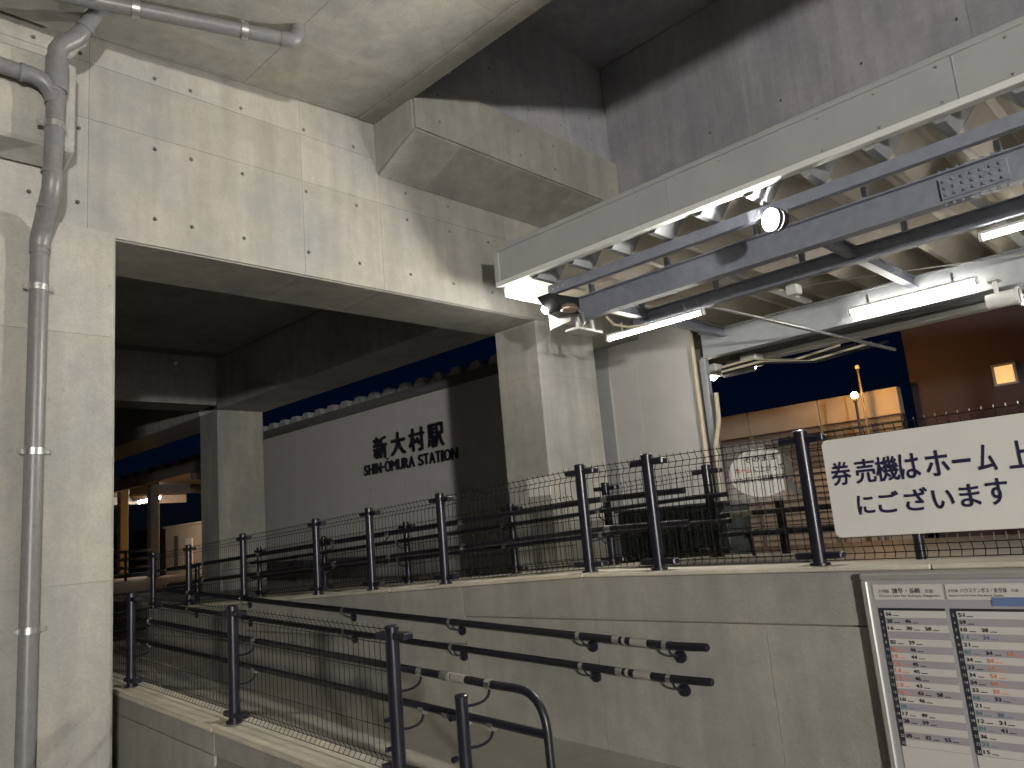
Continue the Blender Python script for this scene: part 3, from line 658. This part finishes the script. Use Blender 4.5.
b = MB(); u_ = aim.cross(Vector((0, 0, 1))).normalized(); w_ = aim.cross(u_); vs_ = []
for (r_, a_) in ((.094, 0), (.094, .045), (.100, .045), (.100, 0)):
    vs_ += [LP + aim * a_ + (u_ * math.cos(2 * math.pi * k / 20) + w_ * math.sin(2 * math.pi * k / 20)) * r_ for k in range(20)]
b.add(vs_, [(q * 20 + k, q * 20 + (k + 1) % 20, ((q + 1) % 4) * 20 + (k + 1) % 20, ((q + 1) % 4) * 20 + k) for q in range(4) for k in range(20)]); b.build('added_shroud', 'hood', fl, smooth=True)  # rim added to keep the lens light off the roof sheets and main beam
# hooded floodlight at the canopy end, its lens turned away from us towards the beam and column
hf = thing('hooded_floodlight', 'black hooded floodlight at the end of the canopy beam', 'light', (6.2, 5.0, 3.75))
b = MB(); b.prism([(5.88, 3.965), (6.04, 3.80), (6.20, 3.775), (6.36, 3.80), (6.36, 3.985)], 1, 4.93, 5.12); b.build('hood', 'hood', hf, bevel=.006)
b = MB(); b.tube([(6.04, 4.93, 3.82), (6.10, 4.91, 3.825), (6.19, 4.89, 3.83), (6.25, 4.88, 3.83)], [.03, .055, .05, .02], 14); b.build('reflector', 'copper', hf, smooth=True)
dome(Vector((6.03, 5.125, 3.86)), Vector((-.75, .6, -.25)), .05, 5, 14).build('lens', 'flood2', hf, smooth=True)
b = MB(); b.tube([(6.25, 4.89, 3.83), (6.35, 4.90, 3.80), (6.36, 4.90, 3.70), (6.32, 4.93, 3.63)], .014, 8); b.build('yoke', 'galv', hf, smooth=True)
# small spot lamps, loudspeaker, sensor box
for (x, y, z, lab) in ((9.72, 5.32, 3.43, 'boxy white spot lamp with a wing plate at the canopy end'), (9.85, 4.78, 3.48, 'small lit spot lamp under the far canopy gutter')):
    t = thing('spot_lamp', lab, 'light', (x, y, z), 'spot lamps at the canopy end')
    b = MB(); b.box(x - .09, x + .16, y - .12, y + .12, z + .02, z + .19); b.build('housing', 'white', t, bevel=.02)
    dome(Vector((x - .02, y - .02, z + .02)), Vector((-.3, -.15, -1)), .06, 4, 12).build('lens', 'spot', t, smooth=True)
    b = MB(); b.box(x - .01, x + .01, y - .02, y + .02, z + .19, z + .34); b.build('stem', 'galv', t)
    if y > 5: b = MB(); b.box(x + .05, x + .07, y - .62, y - .13, z - .02, z + .17); b.build('wing_plate', 'dgrey', t, bevel=.006)
ls = thing('loudspeaker', 'white cylindrical loudspeaker hanging under the canopy at right', 'loudspeaker', (9.55, 1.75, 3.5))
b = MB(); b.tube([(9.0, 1.72, 3.455), (9.0, 1.47, 3.455), (9.0, 1.45, 3.455)], [.075, .085, .092], 20); b.build('body', 'white', ls, smooth=True)
b = MB(); b.tube([(9.0, 1.452, 3.455), (9.0, 1.425, 3.455)], .096, 20); b.build('front_ring', 'white', ls, smooth=True)
b = MB(); b.tube([(9.0, 1.425, 3.455), (9.0, 1.416, 3.455)], .075, 20); b.build('grille', 'dgrey', ls, smooth=True)
b = MB(); b.box(8.98, 9.02, 1.60, 1.64, 3.53, 3.66); b.box(8.93, 9.07, 1.56, 1.68, 3.655, 3.68); b.build('bracket', 'white', ls, bevel=.005)
b = MB(); b.box(7.30, 7.42, 2.95, 3.08, 3.64, 3.74); sb = b.build('sensor_box', 'white', bevel=.014); tag(sb, 'small white sensor box on the beam under the canopy', 'sensor')

# ================================================================== STATION BUILDING
st = thing('station_building', 'grey panelled station building wall with ridged roof edge', 'building', (9.3, 12, .89))
b = MB(); b.box(9.02, 9.3, 5.17, 17.13, .89, 4.16); b.build('core', 'joint', st)
pw = MB(); pw.box(9.0, 9.03, 5.171, 6.088, .90, 4.15); p0 = pw.build('panel', 'panel', st, bevel=.001)
for k in range(1, 13): shift(p0, (0, .92 * k, 0))
b = MB(); b.box(8.93, 9.2, 5.1, 17.4, 4.165, 4.33); b.build('eaves_band', 'dgrey', st, bevel=.006)
b = MB(); b.box(8.96, 9.2, 5.12, 17.4, 4.151, 4.164); b.build('eaves_gap', 'joint', st)
rb = MB(); rb.prism([(5.2, 4.332), (5.55, 4.332), (5.43, 4.47), (5.26, 4.47)], 0, 8.95, 10.4); r0 = rb.build('roof_rib', 'fascia', st)
for k in range(1, 24): shift(r0, (0, .5 * k, 0))
b = MB(); b.box(9.21, 10.4, 5.45, 17.4, 4.25, 4.331); b.build('roof', 'dgrey', st)
b = MB(); b.box(8.96, 9.0, 6.55, 6.8, .9, 4.15); b.build('corner_trim', 'fascia', st, bevel=.005)
b = MB(); b.box(8.96, 8.995, 12.74, 17.3, .90, 1.3); b.build('skirting', 'dgrey', st)
sg = thing('station_sign', 'dark raised letters naming the station on the grey panel wall', 'sign', (8.97, 11.3, 2.8))
ky = [12.40, 11.83, 11.27, 10.72]
for ch_, y in zip('新大村駅', ky): text_obj(ch_, sg, NX(8.985, y, 3.14), .43, .42, 'letter', 'letter', .03, 0, .014)
LAT = 'SHIN-ŌMURA STATION'; wd = dict(I=.055, S=.13, H=.15, N=.155, M=.19, O=.17, U=.145, R=.14, A=.155, T=.13); wd['Ō'] = .17; wd['-'] = .08; wd[' '] = .08
tot = sum(wd[c] for c in LAT) + .026 * len(LAT); k_ = 2.82 / tot; y = 12.76
for c in LAT:
    if c != ' ':
        hgt = .20 * (1.28 if c == 'Ō' else 1); z = 2.86
        if c == '-': text_obj(c, sg, NX(8.985, y, 2.945), wd[c] * k_, .03, 'letter', 'letter', .025, 0, .006)
        else: text_obj(c, sg, NX(8.985, y, z), wd[c] * k_, hgt, 'letter', 'letter', .025, 0, .007)
    y -= (wd[c] + .026) * k_
# small notice on the column
b = MB(); b.box(6.828, 6.838, 6.02, 6.38, 1.95, 2.17); tag(b.build('column_notice', 'sign', bevel=.002), 'small white notice on the concrete column behind the fence', 'sign')

# ================================================================== SIGNS
sb = thing('ticket_sign', 'large pale sign board with dark Japanese lettering hung on the fence', 'sign', (3.96, 1.0, 1.42))
def rrect(y0, y1, z0, z1, r, n_=5):
    P_ = []
    for (cy, cz, a) in ((y1 - r, z1 - r, 0), (y0 + r, z1 - r, 90), (y0 + r, z0 + r, 180), (y1 - r, z0 + r, 270)):
        P_ += [(cy + r * math.cos(R(a + 90 * i / n_)), cz + r * math.sin(R(a + 90 * i / n_))) for i in range(n_ + 1)]
    return P_
b = MB(); b.prism(rrect(.30, 1.635, 1.425, 1.925, .03), 0, 4.03, 4.042); b.build('board', 'sign', sb)
S = 4.03 / 3.96
for c, y, wd_ in zip('券売機はホーム上', (1.605, 1.484, 1.383, 1.271, 1.151, 1.036, .934, .809), (.096, .097, .106, .09, .098, .074, .074, .09)):
    hh, dz = (.014, .05) if c == 'ー' else (.118, 0)
    text_obj(c, sb, NX(4.03, y, 1.688 + dz), wd_, hh, 'letter', 'ink', .0015, 0, .0022)
for c, y, wd_, hh in zip('にございます', (1.499, 1.398, 1.273, 1.149, 1.031, .922), (.078, .098, .104, .089, .081, .085), (.09, .10, .105, .085, .10, .115)):
    text_obj(c, sb, NX(4.03, y, 1.535), wd_, hh, 'letter', 'ink', .0015, 0, .0022)
for y in (1.55, .45):
    for z in (1.86, 1.49): b = MB(); b.tube([(4.042, y, z), (4.07, y, z)], .006, 8); b.build('tie', 'galv', sb)
bu = thing('speech_bubble_notice', 'white speech bubble notice in a clear sleeve tied to the fence', 'notice', (4.08, 2.0, 1.66))
el = []
cyb, czb, ra, rb_ = 2.058, 1.807, .198, .138
for i in range(40):
    a = 2 * math.pi * i / 40; q = (cyb + ra * math.cos(a), czb + rb_ * math.sin(a))
    dg_ = i * 9
    if dg_ in (225, 216): continue
    el.append(q)
    if dg_ == 207: el.append((cyb - .245, czb - .155))
    if dg_ == 234: pass
b = MB(); b.prism(el, 0, 4.1595, 4.161); b.build('bubble', 'paper', bu)
b = MB(); b.box(4.163, 4.164, 1.835, 2.275, 1.64, 1.985); b.build('sleeve', 'sleeve', bu)
text_obj('そのまま', bu, NX(4.1590, 2.15, 1.868), .20, .035, 'lettering', 'ink', .001, .012)
text_obj('ホーム', bu, NX(4.1590, 2.215, 1.809), .105, .038, 'lettering', 'red', .001, .012)
text_obj('に上がって', bu, NX(4.1590, 2.10, 1.809), .185, .038, 'lettering', 'ink', .001, .012)
text_obj('いただいて結構です。', bu, NX(4.1590, 2.23, 1.754), .33, .036, 'lettering', 'ink', .001, .012)
# timetable board
tb = thing('timetable_board', 'framed white and grey train timetable board on the retaining wall', 'timetable', (3.97, 1.0, .1))
TX = 3.974; y0, y1, z0, z1 = .62, 1.52, .10, 1.245
b = MB(); b.box(TX, 3.998, y0, y1, z0, z1); b.build('backing', 'ttback', tb, bevel=.006)
for a in ((y1 - .024, y1 + .006, z0, z1 - .03), (y0 - .006, y0 + .024, z0, z1 - .03)):
    b = MB(); b.box(TX - .014, TX + .02, *a); b.build('frame_bar', 'ttframe', tb, bevel=.006)
b = MB(); b.box(TX - .015, TX + .02, y0 - .008, y1 + .008, z1 - .029, z1 + .004); b.build('frame_bar', 'ttframe', tb, bevel=.007)
for a in ((1.475, 1.165), (1.152, .84)):
    b = MB(); b.box(TX - .003, TX - .001, a[1], a[0], 1.125, 1.195); b.build('header', 'ttrow', tb)
text_obj('大村線', tb, NX(TX - .003, 1.45, 1.156), .05, .017, 'lettering', 'ttdark', .001)
text_obj('諫早・長崎', tb, NX(TX - .003, 1.385, 1.153), .125, .026, 'lettering', 'ttdark', .001, .01)
text_obj('方面', tb, NX(TX - .003, 1.24, 1.156), .035, .017, 'lettering', 'ttdark', .001)
text_obj('Omura Line for Isahaya, Nagasaki', tb, NX(TX - .003, 1.45, 1.135), .27, .014, 'lettering', 'ttdark', .001)
text_obj('大村線', tb, NX(TX - .003, 1.142, 1.158), .042, .014, 'lettering', 'ttdark', .001)
text_obj('ハウステンボス・佐世保', tb, NX(TX - .003, 1.09, 1.156), .185, .021, 'lettering', 'ttdark', .001, .008)
text_obj('方面', tb, NX(TX - .003, .89, 1.158), .028, .014, 'lettering', 'ttdark', .001)
text_obj('Omura Line for Huis Ten Bosch, Sasebo', tb, NX(TX - .003, 1.142, 1.138), .22, .011, 'lettering', 'ttdark', .001)
b = MB(); b.box(TX - .004, TX - .0035, .845, .972, 1.098, 1.136); b.build('blue_label', 'ttblue', tb)
L1 = ['56', '20 46', '16 30 58', '', '02 29', 'o02 46', 'o15 44', 'o13 45', 'o13 45', 'o13 46', 'o13 43', 'o13 43 58', '10 46', 't05', '17 49', '28 59', '', '00 32 55', '']
L2 = ['51', '59', '10 28', 't11 b34', '21', 't02 34 o54', '34 o54', '33 o54', '34 o54', '34 o54', '33 o52', 't00 33', '21', 't04 b38', '12 31', 't01 41', '36', 't21', '15']
for (ya, yb, L, hrs) in ((1.462, 1.168, L1, True), (1.146, .70, L2, True)):
    b = MB(); b.box(TX - .004, TX - .001, yb, ya, 1.075, 1.086); b.build('column_header', 'ttdark', tb)
    b = MB(); b.box(TX - .004, TX - .001, ya - .022, ya, .46, 1.075); hs = b.build('hour_strip', 'ttdark', tb)
    rh = .615 / 19
    for k, row in enumerate(L):
        zt_ = 1.074 - k * rh
        b = MB(); b.box(TX - .003, TX - .001, yb, ya - .0225, zt_ - rh + .0005, zt_); b.build('row', 'ttrow' if k % 2 == 0 else 'ttrow2', tb)
        text_obj(str(k + 5), hs, NX(TX - .0042, ya - .005, zt_ - rh + .009), None, .012, 'hour_number', 'ttrow', .0008)
        for q, tok in enumerate(row.split()):
            mk = {'o': 'ttorange', 't': 'ttgreen', 'b': 'ttblue'}.get(tok[0], 'ttdark'); tok = tok.lstrip('otb')
            yy_ = ya - .03 - q * .083
            text_obj(tok, tb, NX(TX - .003, yy_, zt_ - rh + .009), .025, .016, 'time_print', mk, .0008, 0, .0005)
            b = MB(); b.box(TX - .0036, TX - .0032, yy_ - .058, yy_ - .031, zt_ - rh + .008, zt_ - rh + .0115); b.build('time_note', mk, tb)
    b = MB(); b.box(TX - .003, TX - .001, yb, ya, .14, .457); b.build('notes_panel', 'ttrow', tb)

# ================================================================== THINGS BEYOND THE FENCE
cbn = thing('cabinet', 'low dark ribbed cabinet standing behind the landing fence', 'cabinet', (6.8, 4.3, .89))
b = MB(); b.box(6.62, 7.1, 3.68, 4.93, .89, 1.66); b.build('body', 'cabinet', cbn, bevel=.01)
rbm = MB(); rbm.box(6.605, 6.621, 3.70, 3.725, .92, 1.63); r0 = rbm.build('rib', 'cabinet', cbn)
for k in range(1, 24): shift(r0, (0, .052 * k, 0))
b = MB(); b.box(6.59, 7.12, 3.66, 4.95, 1.66, 1.69); b.build('lid', 'cabinet', cbn, bevel=.006)
nb = thing('noise_barrier', 'long louvred noise barrier with a pale lower wall beyond the tracks', 'barrier', (20, 12, 0))
b = MB(); b.box(20.06, 20.3, 6.05, 60, 0, 3.5); b.build('core', 'brown', nb)
lw = MB(); lw.prism([(20.05, .32), (19.97, .31), (19.97, .41), (20.05, .45)], 1, 6.08, 8.0); l0 = lw.build('slat', 'barrier', nb)
lc = MB(); lc.box(19.98, 20.3, 6.06, 8.04, 3.5, 4.16); c0 = lc.build('cap_panel', 'barrier', nb, bevel=.01)
sl_ = MB(); sl_.prism([(20.05, 2.47), (19.97, 2.45), (19.97, 2.54), (20.05, 2.585)], 1, 6.08, 8.0); q0 = sl_.build('slat', 'louvre', nb)
for k in range(8):
    if k: shift(c0, (0, 2 * k, 0))
    for j in range(13):
        if k or j: shift(l0, (0, 2 * k, .165 * j))
    for j in range(7):
        if k or j: shift(q0, (0, 2 * k, .147 * j))
    b = MB(); b.box(19.93, 20.07, 8.0 + 2 * k - .02, 8.06 + 2 * k, 0, 3.49); b.build('mullion', 'louvre', nb)
bb = thing('brown_building', 'dark brown building with one small lit window beyond the tracks', 'building', (24, 0, 0))
b = MB(); b.box(21.0, 30, -14, 6.03, 0, 10); b.build('wall', 'brown', bb, bevel=.02)
b = MB()
for a in ((3.70, 3.75, 3.86, 4.37), (4.14, 4.19, 3.86, 4.37), (3.75, 4.14, 3.86, 3.91), (3.75, 4.14, 4.32, 4.37)): b.box(20.90, 21.0, *a)
wf = b.build('window', 'fascia', bb)
b = MB(); b.box(20.97, 20.99, 3.75, 4.14, 3.91, 4.32); b.build('pane', 'winlit', wf)
sl2 = thing('street_lamp', 'glowing orange sodium lamp on a slim pole before the noise barrier', 'street lamp', (18.2, 6.47, .0))
b = MB(); b.tube([(18.2, 6.44, 0), (18.2, 6.44, 3.74)], .03, 10); b.build('pole', 'dgrey', sl2, smooth=True)
b = MB(); b.tube([(18.2, 6.44, 3.74), (18.2, 6.44, 3.84)], .05, 12); b.build('lamp_base', 'dgrey', sl2, smooth=True)
dome(Vector((18.2, 6.44, 3.90)), Vector((0, 0, 1)), .075, 5, 16).build('globe', 'sodium', sl2, smooth=True); dome(Vector((18.2, 6.44, 3.90)), Vector((0, 0, -1)), .0749, 5, 16).build('globe_bottom', 'sodium', sl2, smooth=True)
for (x, y, z, lab) in ((19.0, 6.55, 4.62, 'thin pole with a white tip above the orange lamp'), (19.0, 10.45, 3.98, 'thin pole with a white tip left of the noise barrier end')):
    t = thing('signal_pole', lab, 'pole', (x, y, 0)); b = MB(); b.tube([(x, y, 0), (x, y, z)], [.05, .025], 8); b.build('shaft', 'dgrey', t, smooth=True)
    b = MB(); b.tube([(x, y, z), (x, y, z + .08)], .05, 8); b.build('tip', 'white', t, smooth=True)

# far platform shelter, left, behind the rear columns
fc = thing('platform_shelter', 'distant platform shelter roof on steel posts behind the rear column', 'shelter', (13, 38, .0))
b = MB(); b.box(12.0, 12.15, 24, 60, 4.55, 4.95); b.build('edge_beam', 'farsteel', fc)
b = MB(); b.box(12.15, 17, 24, 60, 4.75, 4.85); b.build('roof_plate', 'farsteel', fc)
for k in range(24):
    b = MB(); b.prism([(24.2 + k * 1.5, 4.96), (25.3 + k * 1.5, 4.96), (25.0 + k * 1.5, 5.2), (24.5 + k * 1.5, 5.2)], 0, 12.0, 17); b.build('roof_rib', 'farsteel', fc)
for y in (27, 32.6, 36, 44): b = MB(); b.box(12.4, 12.75, y, y + .4, 0, 4.7); b.build('post', 'farsteel', fc, bevel=.02)
for y in (28, 34, 40): b = MB(); b.box(12.15, 17, y, y + .2, 4.3, 4.7); b.build('cross_beam', 'farsteel', fc)
t = thing('tube_light', 'lit tube light under the distant platform shelter', 'light', (14.5, 38, 4.2))
b = MB(); b.box(14.4, 14.6, 37.0, 41.5, 4.42, 4.5); b.build('housing', 'white', t); b = MB(); b.tube([(14.5, 37.1, 4.36), (14.5, 39.6, 4.36)], .07, 10); b.build('lamp_tube', 'tube', t, smooth=True)
pf = thing('platform_fence', 'low wooden brown platform fence behind the far turn of the ramp', 'fence', (9, 30, 0))
for x in (7.5, 8.5, 9.5, 10.5, 11.5): b = MB(); b.box(x, x + .08, 30, 30.08, .89, 1.95); b.build('post', 'farsteel', pf)
for z in (1.0, 1.3, 1.6, 1.88): b = MB(); b.box(7.5, 11.6, 29.97, 30.0, z, z + .1); b.build('board', 'farsteel', pf)
ho = thing('house', 'small rendered house lit orange beyond the platform', 'house', (20, 45, 0))
b = MB(); b.box(18, 26, 36, 45.2, 0, 3.2); b.build('wall', 'house', ho, bevel=.02)
b = MB(); b.prism([(17.9, 3.202), (26.1, 3.202), (26.1, 3.3), (17.9, 3.3)], 1, 35.9, 45.3); b.build('roof', 'house', ho)
b = MB(); b.box(17.9, 18.0, 43.3, 43.8, .9, 2.7); b.build('downpipe', 'dgrey', ho)
b = MB(); b.box(17.94, 18.0, 41.6, 42.4, .9, 2.5); b.build('door', 'white', ho)
sl3 = thing('street_lamp', 'sodium street lamp beside the distant house, behind the rear column', 'street lamp', (16.4, 34.2, 0))
b = MB(); b.tube([(16.4, 34.2, 0), (16.4, 34.2, 3.3)], .06, 10); b.build('pole', 'dgrey', sl3, smooth=True)
dome(Vector((16.45, 34.3, 3.2)), Vector((.4, .9, -.3)), .13, 4, 12).build('lens', 'sodium2', sl3, smooth=True)
b = MB(); b.tube([(16.4, 34.2, 3.36), (16.4, 34.2, 3.42)], [.45, .3], 14); b.build('added_shield', 'dgrey', sl3, smooth=True)  # unseen disc added above the lens to keep orange light off the shelter

# lamp post of the forecourt, behind the camera: its light and the column shadow on the station wall are in the photograph
FX, FY, FZ = -5.2, -12.6, 2.9
fp = thing('forecourt_lamp', 'round white globe lamp post on the forecourt', 'street lamp', (FX, FY, 0))
b = MB(); b.tube([(FX, FY, 0), (FX, FY, FZ - .33)], [.07, .05], 12); b.build('pole', 'galv', fp, smooth=True)
g = Vector((FX, FY, FZ))
dome(g, Vector((0, .01, 1)), .35, 6, 16).build('globe', 'street', fp, smooth=True); dome(g, Vector((0, .01, -1)), .3499, 6, 16).build('globe_bottom', 'street', fp, smooth=True)
